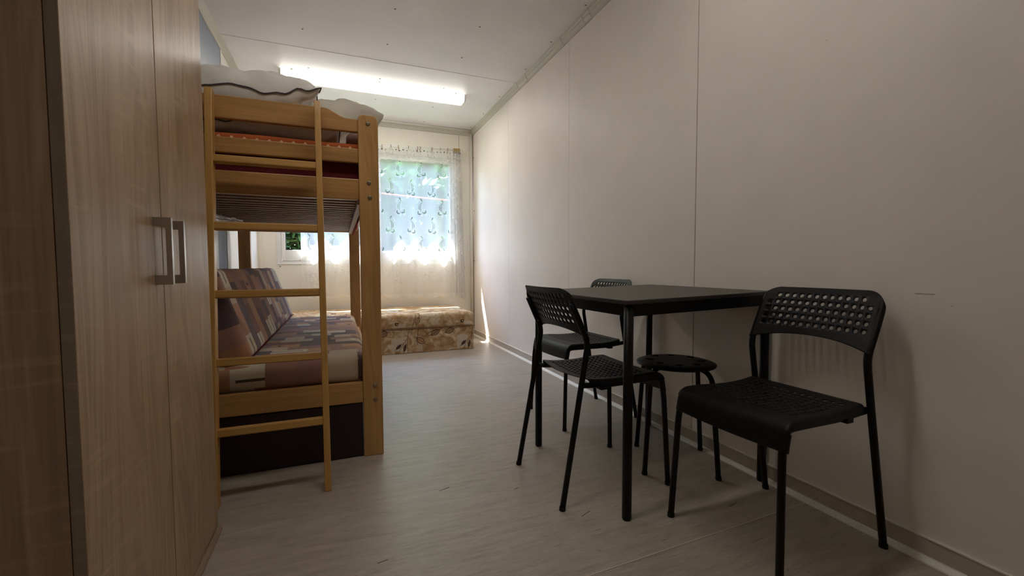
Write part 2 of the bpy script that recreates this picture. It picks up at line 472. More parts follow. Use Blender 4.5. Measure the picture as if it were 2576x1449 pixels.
def fillet(pts, rad, seg=6):
    pts = [Vector(p) for p in pts]; out = [pts[0]]
    for i in range(1, len(pts) - 1):
        a, b, c = pts[i - 1], pts[i], pts[i + 1]
        r = rad[i - 1] if isinstance(rad, (list, tuple)) else rad
        d1 = (a - b); d2 = (c - b); k = min(r, d1.length*.49, d2.length*.49)
        p, q = b + d1.normalized()*k, b + d2.normalized()*k
        for j in range(seg + 1):
            t = j/seg; out.append(p*(1 - t)**2 + b*2*t*(1 - t) + q*t*t)
    out.append(pts[-1]); return out

def build(name, mb, mat, parent=None, bevel=0, seg=2, label=None, weld=False, solid=None):
    me = bpy.data.meshes.new(name)
    off = parent_origin(parent)
    me.from_pydata([(v[0] - off[0], v[1] - off[1], v[2] - off[2]) for v in mb.v], [], mb.f)
    bm = bmesh.new(); bm.from_mesh(me)
    for f, sm in zip(bm.faces, mb.sm): f.smooth = sm
    if weld: bmesh.ops.remove_doubles(bm, verts=bm.verts, dist=1e-5)
    bmesh.ops.recalc_face_normals(bm, faces=bm.faces)
    bm.to_mesh(me); bm.free()
    me.materials.append(mat)
    o = bpy.data.objects.new(name, me); C.objects.link(o)
    if parent is not None: o.parent = parent
    if solid:
        md = o.modifiers.new('solidify', 'SOLIDIFY'); md.thickness = solid; md.offset = 0
    if bevel:
        md = o.modifiers.new('bevel', 'BEVEL'); md.width = bevel; md.segments = seg; md.limit_method = 'ANGLE'; md.angle_limit = math.radians(40)
    if label: o['label'] = label
    return o
def parent_origin(p):
    o = Vector((0, 0, 0))
    while p is not None: o += p.location; p = p.parent
    return o
def thing(name, label, cat, loc=(0, 0, 0), group=None):
    o = bpy.data.objects.new(name, None); o.empty_display_size = .1; C.objects.link(o)
    o.location = loc; return tag(o, label, cat, group)
def tag(o, label, cat, group=None):
    o['label'] = label; o['category'] = cat
    if group: o['group'] = group
    return o
def struct(name, mb, mat, label, bevel=0):
    o = build(name, mb, mat, None, bevel); o['kind'] = 'structure'; o['label'] = label; o['category'] = name.split('_')[0]; return o
def copy_tree(o, parent=None):
    c = o.copy(); C.objects.link(c)
    if parent is not None: c.parent = parent
    for ch in list(o.children): copy_tree(ch, c)
    return c
def B(*a): return MB().box(*a)

# ------------------------------------------------------------------ room shell
XL, XR, YB, YF, ZC = -.79, 1.575, 5.27, -1.6, 2.54
T = .12
fl = struct('floor', B(XL - T, XR + T, YF - T, YB + T, -.10, 0), FLOOR, 'beige streaked vinyl floor running the length of the room')
sm = MB(); sm.obox(((.30 + XR)/2, 1.013, .0004), ((XR - .30)/2, .018, 0), (-.0001, .0022, 0), (0, 0, .0008))
build('weld_seam', sm, Mat('pale_weld_bead', .5, (.56, .49, .41)).m, fl, label='thin pale weld line across the vinyl')
for sx, sy_, L, a in [(.36, 1.62, .045, .3), (.10, 1.28, .03, .2), (.78, 1.27, .05, .4), (.99, 1.33, .03, .1), (.62, 1.52, .02, .3), (1.30, 1.12, .04, .2)]:
    q = MB(); q.obox((sx, sy_, .0003), (L/2*math.cos(a), L/2*math.sin(a), 0), (-.0012*math.sin(a), .0012*math.cos(a), 0), (0, 0, .0004))
    build('scratch', q, DARK_GAP, fl)

ce = struct('ceiling', B(XL - T, XR + T, YF - T, YB + T, ZC + .012, ZC + .15), W_CEIL, 'white panelled ceiling with rows of screws')
seams_y = [YF, 1.32, 3.765, YB]
for a, b in zip(seams_y[:-1], seams_y[1:]):
    build('panel', B(XL, XR, a + .0015, b - .0015, ZC, ZC + .012), W_CEIL, ce, .002)
build('joint_strip', B(XL + .02, XR - .04, 3.757, 3.773, ZC - .0025, ZC + .001), W_CEIL, ce, .001)
scr = None
for x in (-.775, -.203, .377, .955, 1.513):
    for y in (2.50, 2.99, 3.472, 4.118, 4.633, 5.13):
        if abs(y - 4.118) < .1 and False: continue
        s_ = MB().tube([(x, y, ZC + .001), (x, y, ZC - .002), (x, y, ZC - .0035)], [.0065, .006, .003], 10)
        build('screw', s_, SCREW, ce)

wr = struct('wall_right', B(XR + .010, XR + T, YF - T, YB + T, 0, ZC + .02), DARK_GAP, 'long cream right wall of tall panels with dark joints')
ys = [YF, -.838, .382, 1.602, 2.822, 4.040, YB]
for a, b in zip(ys[:-1], ys[1:]):
    g = .0028 if abs(b - 1.602) < .01 else .0012
    g0 = .0028 if abs(a - 1.602) < .01 else .0012
    build('panel', B(XR, XR + .011, a + g0, b - g, .0, ZC), W_RIGHT, wr, .001)
for (y, z, L, dz) in [(.723, .777, .045, 0), (1.023, 1.634, .004, 0), (.661, .746, .004, 0), (3.9, .40, .012, .03), (4.35, .36, .01, .02), (4.62, .45, .012, .01), (2.6, .28, .01, .02)]:
    q = MB(); q.obox((XR - .0003, y, z), (.0004, 0, 0), (0, L/2, dz*.3), (0, -.0008, .0012))
    build('scuff', q, TRIM, wr)

OX0, OX1, OZ0, OZ1 = -.60, 1.33, .905, 2.17         # window opening
wb = MB()
wb.box(XL - T, OX0, YB, YB + T, 0, ZC + .02).box(OX1, XR + T, YB, YB + T, 0, ZC + .02)
wb.box(OX0, OX1, YB, YB + T, 0, OZ0).box(OX0, OX1, YB, YB + T, OZ1, ZC + .02)
wbo = struct('wall_back', wb, W_BACK, 'cream end wall with the wide window')
build('panel', B(OX0 - .008, XR - .06, YB - .004, YB, .10, .888), W_BACK, wbo, .001, label='board screwed on below the window')
for x, z in [(-.588, .868), (-.50, .60), (-.06, .868), (.45, .868), (1.30, .868), (1.46, .86), (-.588, .30)]:
    build('screw', MB().cyl((x, YB - .003, z), (x, YB - .007, z), .007, 10), SCREW, wbo)
build('joint_line', B(1.402, 1.405, YB - .001, YB + .001, 2.2, 2.48), DARK_GAP, wbo)

wl = struct('wall_left', B(XL - T, XL - .008, YF - T, YB + T, 0, ZC + .02), W_LEFT, 'left wall with grey-blue panels behind the beds')
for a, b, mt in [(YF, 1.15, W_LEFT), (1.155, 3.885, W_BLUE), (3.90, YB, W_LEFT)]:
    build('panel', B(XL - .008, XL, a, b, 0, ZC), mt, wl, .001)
build('joint_strip', B(XL - .001, XL + .008, 3.545, 3.60, 0, 1.25), TRIM_W, wl, .002)
build('joint_strip', B(XL - .006, XL + .004, 3.885, 3.93, 0, ZC), TRIM_W, wl, .002)
struct('wall_front', MB().box(XL - T, -.5, YF - T, YF, 0, ZC + .02).box(1.42, XR + T, YF - T, YF, 0, ZC + .02).box(-.5, 1.42, YF - T, YF, 0, 1.00).box(-.5, 1.42, YF - T, YF, 2.42, ZC + .02),
       W_LEFT, 'near end wall behind the viewpoint with an opening for the added fill-light window')
w2 = struct('window_fill', MB().box(-.5, -.44, YF - .08, YF, 1.00, 2.42).box(1.36, 1.42, YF - .08, YF, 1.00, 2.42).box(-.44, 1.36, YF - .08, YF, 1.00, 1.06).box(-.44, 1.36, YF - .08, YF, 2.36, 2.42), WHITE_PVC, 'added unseen window behind the viewpoint, passing soft fill light through a beige sheet')  # added window, never in view, brings fill light from behind the camera
build('pane', B(-.44, 1.36, YF - .06, YF - .055, 1.06, 2.36), GLASS, w2)
build('fill_blind', B(-.44, 1.36, YF - .036, YF - .035, 1.06, 2.36), FILL_BLIND, w2)  # added translucent sheet that softens and warms the fill

# skirting: flat vinyl strip, thin bead on top, pale bead at the floor
bb = struct('baseboard_right', B(XR - .006, XR + .001, YF, YB, .0, .066), SKIRT, 'beige vinyl skirting along the right wall')
build('top_bead', B(XR - .009, XR, YF, YB, .066, .071), BEAD, bb, .001)
build('floor_bead', MB().prism([(XR - .024, .0), (XR - .022, .004), (XR - .010, .015), (XR - .004, .017), (XR, .0)], 'Y', YF, YB), BEAD, bb)
bbk = struct('baseboard_back', B(XL, XR, YB - .006, YB + .001, 0, .066), SKIRT, 'beige vinyl skirting along the end wall')
build('floor_bead', B(XL, XR, YB - .018, YB, 0, .014), BEAD, bbk)
bl = struct('baseboard_left', B(XL - .001, XL + .006, YF, YB, 0, .066), SKIRT, 'beige vinyl skirting along the left wall')
build('floor_bead', B(XL, XL + .018, YF, YB, 0, .014), BEAD, bl)

prof = [(0, 0), (.004, -.006), (.028, -.006), (.033, .012), (.033, .056), (.0, .056)]
t1 = struct('trim_1', MB().prism([(XR - .034 + 0, ZC), (XR - .032, ZC - .012), (XR - .022, ZC - .020), (XR - .020, ZC - .034), (XR - .008, ZC - .046), (XR - .006, ZC - .060), (XR + .001, ZC - .062), (XR + .001, ZC)], 'Y', YF, YB), TRIM, 'ridged grey-cream cove trim between ceiling and right wall')
for y in (2.52, 2.60, 2.9, 3.55, 3.75):
    build('clip', MB().prism([(XR - .0365, ZC), (XR - .034, ZC - .013), (XR - .024, ZC - .022), (XR - .022, ZC - .036), (XR - .010, ZC - .048), (XR - .006, ZC - .0635), (XR + .001, ZC - .064), (XR + .001, ZC)], 'Y', y, y + .012), TRIM, t1)
t2 = struct('trim_2', MB().prism([(YB - .045, ZC), (YB - .045, ZC - .006), (YB - .030, ZC - .022), (YB - .022, ZC - .024), (YB - .014, ZC - .034), (YB - .012, ZC - .066), (YB + .001, ZC - .068), (YB + .001, ZC)], 'X', XL, XR), TRIM, 'grey-cream cove trim between ceiling and end wall')
build('cove_bead', MB().tube([(XL, YB - .040, ZC - .012), (XR - .03, YB - .040, ZC - .012)], .011, 10), TRIM_W, t2)
t3 = struct('trim_3', MB().prism([(XL + .034, ZC), (XL + .030, ZC - .012), (XL + .012, ZC - .030), (XL + .006, ZC - .055), (XL - .001, ZC - .056), (XL - .001, ZC)], 'Y', YF, YB), TRIM, 'pale cove trim between ceiling and left wall')
t4 = struct('trim_4', MB().tube([(XR - .024, YB - .020, 0), (XR - .024, YB - .020, ZC - .05)], .019, 14).box(XR - .045, XR, YB - .004, YB, 0, ZC - .05), TRIM_W, 'upright rounded corner strip right of the window')
for z in (2.2, 1.55, .93):
    build('screw', MB().cyl((XR - .002, YB - .055, z), (XR - .006, YB - .055, z), .007, 10), SCREW, t4)
t5 = struct('trim_5', B(XL - .001, XL + .030, YB - .030, YB + .001, 0, ZC - .05), TRIM_W, 'upright square corner strip left of the window', .004)

# ------------------------------------------------------------------ window
wn_ = struct('window_1', MB().box(OX0 - .012, OX1 + .012, YB - .010, YB + .001, OZ0 - .016, OZ0 + .0)
             .box(OX0 - .012, OX1 + .012, YB - .010, YB + .001, OZ1, OZ1 + .012)
             .box(OX0 - .012, OX0, YB - .010, YB + .001, OZ0, OZ1).box(OX1, OX1 + .012, YB - .010, YB + .001, OZ0, OZ1)
             .box(OX0, OX0 + .03, YB - .006, YB + .09, OZ0, OZ1).box(OX1 - .03, OX1, YB - .006, YB + .09, OZ0, OZ1)
             .box(OX0 + .03, OX1 - .03, YB - .006, YB + .09, OZ0, OZ0 + .03).box(OX0 + .03, OX1 - .03, YB - .006, YB + .09, OZ1 - .03, OZ1)
             .box(.352, .382, YB - .002, YB + .09, OZ0 + .03, OZ1 - .03), WHITE_PVC, 'wide white two-sash window with green trees outside', .002)
for x0, x1 in ((OX0 + .033, .349), (.385, OX1 - .033)):
    z0, z1 = OZ0 + .033, OZ1 - .033; k = .055 if x0 > 0 else .045
    L_, R_ = (.085, .032) if x0 > 0 else (.038, .082)
    y0, y1 = YB - .018, YB + .026
    s_ = MB().box(x0, x0 + L_, y0, y1, z0, z1).box(x1 - R_, x1, y0, y1, z0, z1).box(x0 + L_, x1 - R_, y0, y1, z0, z0 + .108).box(x0 + L_, x1 - R_, y0, y1, z1 - .038, z1)
    so = build('sash', s_, WHITE_PVC, wn_, .004)
    a0, a1, c0, c1 = x0 + L_, x1 - R_, z0 + .108, z1 - .038
    e = .005
    build('seal', MB().box(a0, a0 + e, y0 + .006, y0 + .03, c0, c1).box(a1 - e, a1, y0 + .006, y0 + .03, c0, c1).box(a0, a1, y0 + .006, y0 + .03, c0, c0 + e).box(a0, a1, y0 + .006, y0 + .03, c1 - e, c1), DARK_SEAL, so)
    build('pane', B(a0, a1, YB + .012, YB + .016, c0, c1), GLASS, so)
build('sill', B(OX0 - .03, OX1 + .03, YB + .09, YB + .20, OZ0 - .02, OZ0), OUT_METAL, wn_, .002)
struct('trim_sunshade', MB().box(XL - .4, XR + .4, YB + T, YB + .69, ZC + .10, ZC + .16), OUT_METAL, 'added grey overhang outside the window, cutting the sun to a thin band')  # added overhang, unseen, sized to shade the upper window from the sun

# ------------------------------------------------------------------ outside
struct('ground', B(-14, 16, -22, 26, -.45, -.35), GRASS, 'grass outside the window')
rnd = random.Random(3)
def foliage(n, cx, y0, y1, z0, z1, rad, size, seed, droop=.4, blob=False):
    r = random.Random(seed); mb = MB(); vs = []; fs = []
    for i in range(n):
        z = z0 + (z1 - z0)*r.random()**.9
        k = 1 - .55*((z - z0)/(z1 - z0))**1.6
        if blob:
            t = (z - z0)/(z1 - z0); k = math.sin(PI*(.12 + .82*t))
        a = r.uniform(0, 2*PI); rr = rad*k*(.55 + .5*r.random())
        p = Vector((cx + math.cos(a)*rr, (y0 + y1)/2 + math.sin(a)*rr*(y1 - y0)/2/max(rad, .01), z))
        out = Vector((math.cos(a), math.sin(a), r.uniform(-droop, droop*.8))).normalized()
        s_ = size*r.uniform(.6, 1.4); side = out.cross(Vector((r.uniform(-1, 1), r.uniform(-1, 1), r.uniform(-1, 1)))).normalized()
        for j in range(3):
            d = (out + side*(j - 1)*.7).normalized(); w_ = d.cross(out.cross(d) + Vector((0, 0, .3))).normalized()*s_*.16
            o = len(vs); vs += [p, p + d*s_*.55 + w_, p + d*s_, p + d*s_*.55 - w_]; fs.append((o, o + 1, o + 2, o + 3))
    return mb.add(vs, fs)
hedge = thing('conifer_hedge', 'dark green conifer hedge outside the window', 'hedge', (.8, 8.6, -.35))
hf = MB()
for i, x in enumerate([-3.2, -2.0, -.9, .25, 1.4, 2.5, 3.6, 4.8]):
    y = 8.6 + .3*math.sin(i*2.1); h = 2.55 + .25*math.sin(i*1.3)
    build('trunk', MB().tube([(x, y, -.35), (x + .03, y, 1.0), (x, y, h)], [.07, .05, .01], 8), BARK, hedge)
    g = foliage(2300, x, y - .55, y + .55, -.25, h + .1, .78, .30, 20 + i); hf.add(g.v, g.f)
f = build('foliage', hf, CONIF, hedge); f['kind'] = 'stuff'
for x, y, h, lab in [(2.7, 12.8, 6.4, 'light green leafy tree seen through the upper right window pane'), (-2.4, 13.2, 6.6, 'light green leafy tree beyond the hedge left of the window'), (.3, 17.5, 7.2, 'leafy tree farthest behind the hedge, behind the middle of the window')]:
    t = thing('leafy_tree', lab, 'tree', (x, y, -.35))
    build('trunk', MB().tube([(x, y, -.35), (x + .08, y, 1.6), (x - .05, y, 3.6)], [.13, .10, .04], 8), BARK, t)
    f = build('foliage', foliage(6500, x, y - 1.9, y + 1.9, 1.7, h, 2.1, .46, int(50 + x), .8, True), LEAFY, t); f['kind'] = 'stuff'
cord = build('washing_line', MB().tube([(-2.5, 7.6, 2.28), (.3, 7.6, 2.11), (1.2, 7.6, 2.055), (3.6, 7.6, 1.96)], .013, 8), ORANGE)
tag(cord, 'orange cord stretched across outside the window', 'cord')

# ------------------------------------------------------------------ ceiling light
def ceiling_light(FX0, FX1, FY0, FY1, mat, side, label):
    cl = thing('ceiling_light', label, 'lamp', ((FX0 + FX1)/2, (FY0 + FY1)/2, ZC))
    build('housing', B(FX0 + .004, FX1 - .004, FY0 + .006, FY1 - .006, ZC - .014, ZC), LAMP_W, cl, .002)
    build('diffuser', MB().prism([(FY0 + .004, ZC - .050), (FY0 + .016, ZC - .062), (FY1 - .016, ZC - .062), (FY1 - .004, ZC - .050)], 'X', FX0 + .016, FX1 - .016), mat, cl)
    for ya, yb in ((FY0, FY0 + .004), (FY1, FY1 - .004)):
        build('diffuser_side', MB().prism([(ya, ZC - .010), (yb, ZC - .050), (yb + (FY0 + FY1)/2*0 + (.003 if ya < (FY0 + FY1)/2 else -.003), ZC - .050), (ya + (.003 if ya < (FY0 + FY1)/2 else -.003), ZC - .010)], 'X', FX0 + .016, FX1 - .016), side, cl)
    for a in (FX0, FX1 - .016):
        build('end_cap', MB().prism([(FY0 - .001, ZC - .008), (FY0 + .003, ZC - .051), (FY0 + .016, ZC - .064), (FY1 - .016, ZC - .064), (FY1 - .003, ZC - .051), (FY1 + .001, ZC - .008)], 'X', a, a + .016), LAMP_W, cl)
    build('seam_rib', B(FX0 + .02, FX1 - .02, FY0 + .0165, FY0 + .0185, ZC - .0635, ZC - .0615), LAMP_W, cl)
    for x in (FX0 + .10, (FX0 + FX1)/2, FX1 - .10):
        build('clip', B(x - .010, x + .010, FY0 - .003, FY0 + .002, ZC - .010, ZC - .001), LAMP_W, cl)
ceiling_light(-.437, 1.190, 4.185, 4.335, DIFF, SIDE, 'long white fluorescent ceiling light glowing above the window end')
ceiling_light(-.437, 1.190, 1.055, 1.205, FILL_DIFF, FILL_SIDE, 'added out-of-view second ceiling light, dimmer, brightening the near end of the room')  # added out of view to brighten the near walls and bed end

# ------------------------------------------------------------------ wardrobe
wx, y0, y1, zt = -.385, .879, 1.639, 2.02
wd = thing('wardrobe', 'two-door sandy oak wardrobe with grey bar handles against left wall', 'wardrobe', (-.59, 1.26, 0))
build('side_panel', B(XL + .008, wx - .0195, y0 + .001, y0 + .018, .02, zt - .017), OAK, wd)
build('side_panel', B(XL + .008, wx - .0195, y1 - .018, y1 - .001, .02, zt - .017), OAK, wd)
build('top_panel', B(XL + .008, wx - .0195, y0 + .001, y1 - .001, zt - .017, zt), OAK_Y, wd)
build('bottom_panel', B(XL + .008, wx - .0195, y0 + .018, y1 - .018, .02, .038), OAK_Y, wd)
build('back_panel', B(XL + .008, XL + .012, y0 + .018, y1 - .018, .038, zt - .017), OAK, wd)
ym = 1.2565
for i, (a, b, hy) in enumerate(((y0, ym - .002, 1.203), (ym + .002, y1, 1.288))):
    d = build('door', B(wx - .017, wx, a, b, .024, zt - .002), OAK, wd, .0008)
    # the door edge facing the viewer is banded
    build('edge_band', B(wx - .0172, wx - .0006, a - .0006, a + .0003, .024, zt - .002), OAK_EDGE, d, label='greyer edge band')
    hz0, hz1 = .8215, .9735
    build('handle', MB().prism([(wx, hz1), (wx + .034, hz1), (wx + .034, hz0), (wx, hz0), (wx, hz0 + .021), (wx + .023, hz0 + .021), (wx + .023, hz1 - .021), (wx, hz1 - .021)], 'Y', hy, hy + .011),
          HANDLE, d, .0008, label='square grey metal bar handle')
build('plinth', MB().prism([(wx - .03, 0), (wx + .011, 0), (wx + .011, .007), (wx + .005, .016), (wx - .03, .018)], 'Y', y0, y1 + .002), OAK_Y, wd)

# ------------------------------------------------------------------ bunk bed
YN, YFAR = 2.04, 3.985
bed = thing('bunk_bed', 'beech bunk bed with slatted upper bunk and guard boards', 'bed', (-.28, 3.0, 0))
def post(xa, xb, ya, yb, zt_):
    r = .022; pts = [(xa, 0), (xb, 0), (xb, zt_ - r)]
    pts += [(xb - r + r*math.cos(t), zt_ - r + r*math.sin(t)) for t in (PI/8, PI/4, 3*PI/8)] + [(xb - r, zt_), (xa + r, zt_)]
    pts += [(xa + r - r*math.sin(t), zt_ - r + r*math.cos(t)) for t in (PI/8, PI/4, 3*PI/8)] + [(xa, zt_ - r)]
    return build('post', MB().prism(pts, 'Y', ya, yb), BZ, bed, .003)
PX0, PX1 = .090, .174
p1 = post(PX0, PX1, YN, YN + .042, 1.527)
post(-.735, -.651, YN, YN + .042, 1.527)
post(PX0 - .004, PX1 - .006, YFAR, YFAR + .042, 1.527); post(-.735, -.651, YFAR, YFAR + .042, 1.527)
for x, z in [(.132, 1.490), (.132, 1.232), (.134, 1.168), (.141, .325), (.142, .261)]:
    bo = MB().tube([(x, YN + .002, z), (x, YN - .003, z), (x, YN - .005, z), (x, YN - .0052, z)], [.0092, .0092, .0065, .0045], 14)
    build('bolt', bo, BOLT, p1)
xi0, xi1 = -.652, PX0 + .001
ra, rb = YN + .006, YN + .032
# near end boards
cut = [(xi0, 1.451), (xi1, 1.451), (xi1, 1.506), (.045, 1.507)]
cut += [(.045 - .09*t, 1.507 + .034*(3*t*t - 2*t**3)) for t in [i/8 for i in range(1, 9)]] + [(xi0, 1.541)]
build('guard_board', MB().prism(cut, 'Y', ra, rb), BX, bed, .004)
build('guard_board', B(xi0, xi1, ra, rb, 1.317, 1.379), BX, bed, .004)
build('end_rail', B(xi0, xi1, ra, rb, 1.156, 1.247), BX, bed, .004)
build('end_rail', B(xi0, xi1, ra, rb, .248, .342), BX, bed, .004)
# far end boards
fa, fb = YFAR + .006, YFAR + .032
build('end_rail', B(xi0, xi1, fa, fb, 1.156, 1.247), BX, bed, .004)
build('end_rail', B(xi0, xi1, fa, fb, .248, .342), BX, bed, .004)
build('guard_board', B(xi0, xi1, fa, fb, 1.317, 1.379), BX, bed, .004)
# long side rails
for z0, z1 in ((1.165, 1.247), (.248, .342)):
    build('side_rail', B(.128, .152, YN + .042, YFAR, z0, z1), BY, bed, .004)
    build('side_rail', B(-.725, -.700, YN + .042, YFAR, z0, z1), BY, bed, .004)
build('guard_board', B(.128, .150, YN + .042, YFAR, 1.317, 1.379), BY, bed, .004)
# slatted base of the upper bunk
for i in range(22):
    y = 2.085 + i*.0882
    build('slat', B(-.69, .082, y, y + .042, 1.162, 1.180), SLAT, bed, .002)
build('slat_bearer', B(.083, .108, YN + .045, YFAR - .003, 1.140, 1.182), PALE_RAIL, bed, .002, label='pale bearer under the slat ends')
build('slat_bearer', B(-.72, -.692, YN + .045, YFAR - .003, 1.140, 1.182), PALE_RAIL, bed, .002)
for i in range(11):
    build('slat', B(-.69, .124, 2.10 + i*.17, 2.16 + i*.17, .305, .322), SLAT, bed)

# box under the bed
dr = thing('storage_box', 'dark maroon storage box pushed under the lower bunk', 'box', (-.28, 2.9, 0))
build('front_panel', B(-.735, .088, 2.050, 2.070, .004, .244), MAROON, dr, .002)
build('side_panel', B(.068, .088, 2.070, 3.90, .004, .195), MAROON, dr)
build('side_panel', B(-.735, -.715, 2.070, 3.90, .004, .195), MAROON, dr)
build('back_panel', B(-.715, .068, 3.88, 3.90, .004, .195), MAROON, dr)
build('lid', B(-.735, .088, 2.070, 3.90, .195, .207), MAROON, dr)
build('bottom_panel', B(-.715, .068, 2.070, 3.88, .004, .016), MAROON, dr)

# ladder leaning on the near end of the bunk
ld = thing('bunk_ladder', 'honey-coloured wooden ladder leaning on the near end of bunk bed', 'ladder', (-.255, 1.80, 0))
L0 = Vector((0, 1.77, 0)); L1 = Vector((0, 1.985, 1.548)); ldir = (L1 - L0).normalized(); lnor = Vector((0, ldir.z, -ldir.y))
def stile(xa0, xa1, wd_, name='stile'):
    mb = MB(); vs = []
    prof_ = [(0, 0), (1, 0)]
    for t in (0, .97, .985, 1.0):
        dep = {0: 1, .97: 1, .985: .93, 1.0: .72}[t]
        for sx in (0, 1):
            for d in (0, 1):
                p = L0 + (L1 - L0)*t
                xx = xa0 + (xa1 - xa0)*t + sx*wd_
                dd = d*.042 if d else 0.0
                if dep < 1: dd = dd*dep + (.042*(1 - dep)/2 if d == 0 else .042*(1 - dep)/2)
                q = p + lnor*dd; vs.append((xx, q.y, max(q.z, 0)))
    fs = []
    for i in range(3):
        o = i*4; fs += [(o, o + 2, o + 6, o + 4), (o + 2, o + 3, o + 7, o + 6), (o + 3, o + 1, o + 5, o + 7), (o + 1, o, o + 4, o + 5)]
    fs += [(0, 1, 3, 2), (12, 14, 15, 13)]
    mb.add(vs, fs); return build(name, mb, LZ, ld, .003)
stile(-.441, -.461, .026); stile(-.0685, -.081, .0235)
for zt_, zb_ in ((1.291, 1.258), (1.033, 1.003), (.777, .748), (.527, .500), (.279, .248)):
    zc = (zt_ + zb_)/2; t = zc/1.548
    xa = -.441 + (-.461 + .441)*t + .020; xb = -.0685 + (-.081 + .0685)*t + .004
    p = L0 + (L1 - L0)*t + lnor*.021
    build('rung', MB().obox(((xa + xb)/2, p.y, p.z), ((xb - xa)/2, 0, 0), lnor*.017, ldir*.0145), LX, ld, .004)

# ------------------------------------------------------------------ bedding
def rounded_box(x0, x1, y0_, y1_, z0, z1, r, nx=16, ny=30, sag=0, seed=0, amp=.004):
    """soft cushion block: subdivided box with rounded edges and a little unevenness"""
    mb = MB(); cx, cy_, cz = (x0 + x1)/2, (y0_ + y1_)/2, (z0 + z1)/2; hx_, hy_, hz_ = (x1 - x0)/2, (y1_ - y0_)/2, (z1 - z0)/2
    def rd(p):
        q = Vector((max(-hx_ + r, min(hx_ - r, p.x)), max(-hy_ + r, min(hy_ - r, p.y)), max(-hz_ + r, min(hz_ - r, p.z))))
        d = p - q
        if d.length > 1e-9:
            d = d.normalized()*r
        res = q + d
        n_ = noise.noise(Vector((res.x*5 + seed, res.y*5, res.z*5)))*amp
        res += d.normalized()*n_ if d.length > 0 else Vector((0, 0, 0))
        return res + Vector((cx, cy_, cz))
    def steps(h, n):
        t = [-h, -h + r*.3, -h + r*.65] + [-h + r + (2*h - 2*r)*i/n for i in range(n + 1)] + [h - r*.65, h - r*.3, h]
        return t
    sx, sy2, sz = steps(hx_, nx), steps(hy_, ny), steps(hz_, 2)
    def face(A, Bs, fn):
        n = len(Bs); v = [rd(Vector(fn(a, b))) for a in A for b in Bs]
        f = [(i*n + j, (i + 1)*n + j, (i + 1)*n + j + 1, i*n + j + 1) for i in range(len(A) - 1) for j in range(n - 1)]
        mb.add(v, f, True)
    for s_ in (-1, 1):
        face(sx, sy2, lambda a, b: (a, b, s_*hz_)); face(sx, sz, lambda a, b: (a, s_*hy_, b)); face(sy2, sz, lambda a, b: (s_*hx_, a, b))
    return mb

lm_ = build('lower_mattress', rounded_box(-.690, .116, 2.078, 3.93, .323, .455, .045, seed=2), PATCH_TOP, thing('sofa_mattress', 'patchwork-print mattress lying on the lower bunk', 'mattress', (-.28, 3.0, .32)), weld=True)
lm_.name = 'cushion_block'
# leaning back cushion (built flat, then tilted)
bc = thing('back_cushion', 'patchwork-print back cushion leaning along the lower bunk', 'cushion', (-.345, 3.0, .470))
cb = rounded_box(-.13, 0, -.92, .90, 0, .415, .035, 6, 30, seed=5)
o = build('cushion_block', cb, PATCH_CUSH, None, weld=True); o.parent = bc
bc.rotation_euler = (0, -math.radians(18.5), 0)
build('piping', MB().tube([(-.001, -.90, .012), (-.001, .88, .012)], .004, 6), MAROON_F).parent = bc

um = thing('upper_mattress', 'wine-red mattress on the upper bunk', 'mattress', (-.28, 3.0, 1.182))
build('mattress_block', rounded_box(-.685, .112, 2.082, 3.93, 1.182, 1.36, .03, seed=9), MAROON_F, um, weld=True)
build('cover_edge', rounded_box(.112, .124, 3.2, 3.90, 1.128, 1.175, .005, 2, 8), RED_F, um, weld=True, label='bright red cloth edge hanging down')
sh = thing('fitted_sheet', 'orange sheet with pale polka dots over upper mattress', 'sheet', (-.28, 3.0, 1.362))
build('cloth', rounded_box(-.690, .118, 2.076, 3.935, 1.362, 1.408, .02, seed=4, amp=.003), DOTS, sh, weld=True)

def pillow(name, label, wd_, dp, th, mat, loc, rot, seed, pip=True, pinch=.10, wr=.02, group=None):
    t = thing(name, label, 'pillow', loc, group); t.rotation_euler = rot
    NX, NY = 44, 34
    def pt(i, j, s_):
        u, v = 2*i/NX - 1, 2*j/NY - 1
        x = u*wd_/2*(1 - pinch*(1 - abs(u))*0 - pinch*(1 - v*v)*abs(u)**3); y = v*dp/2*(1 - pinch*(1 - u*u)*abs(v)**3)
        k = max(0, (1 - abs(u)**3.2)*(1 - abs(v)**3.2))**.55
        n1 = noise.noise(Vector((u*1.7 + seed, v*1.7, s_*3)))*.35 + noise.noise(Vector((u*4 + seed, v*4, 5 + s_)))*.16
        wrk = noise.noise(Vector((u*10 + v*5 + seed, v*3 - u*3, 9 + s_)))*wr*k*.6
        edge = noise.noise(Vector((u*2.6 + seed*2, v*2.6, 2)))*.06*(1 - k) + noise.noise(Vector((u*6 + seed*2, v*6, 4)))*.022*(1 - k)
        z = s_*th/2*k*(1 + n1) + wrk + edge
        return Vector((x, y, z))
    mb = MB()
    for s_ in (1, -1):
        mb.add([pt(i, j, s_) for i in range(NX + 1) for j in range(NY + 1)],
               [(i*(NY + 1) + j, (i + 1)*(NY + 1) + j, (i + 1)*(NY + 1) + j + 1, i*(NY + 1) + j + 1) for i in range(NX) for j in range(NY)], True)
    o = build('pillow_case', mb, mat, None, weld=True); o.parent = t
    md = o.modifiers.new('subdivision', 'SUBSURF'); md.levels = 1; md.render_levels = 1
    if pip:
        per = [pt(i, 0, 1) for i in range(NX)] + [pt(NX, j, 1) for j in range(NY)] + [pt(i, NY, 1) for i in range(NX, 0, -1)] + [pt(0, j, 1) for j in range(NY, 0, -1)]
        build('piping', MB().tube(per, .0030, 6, closed=True), PIPING, None).parent = t
    return t
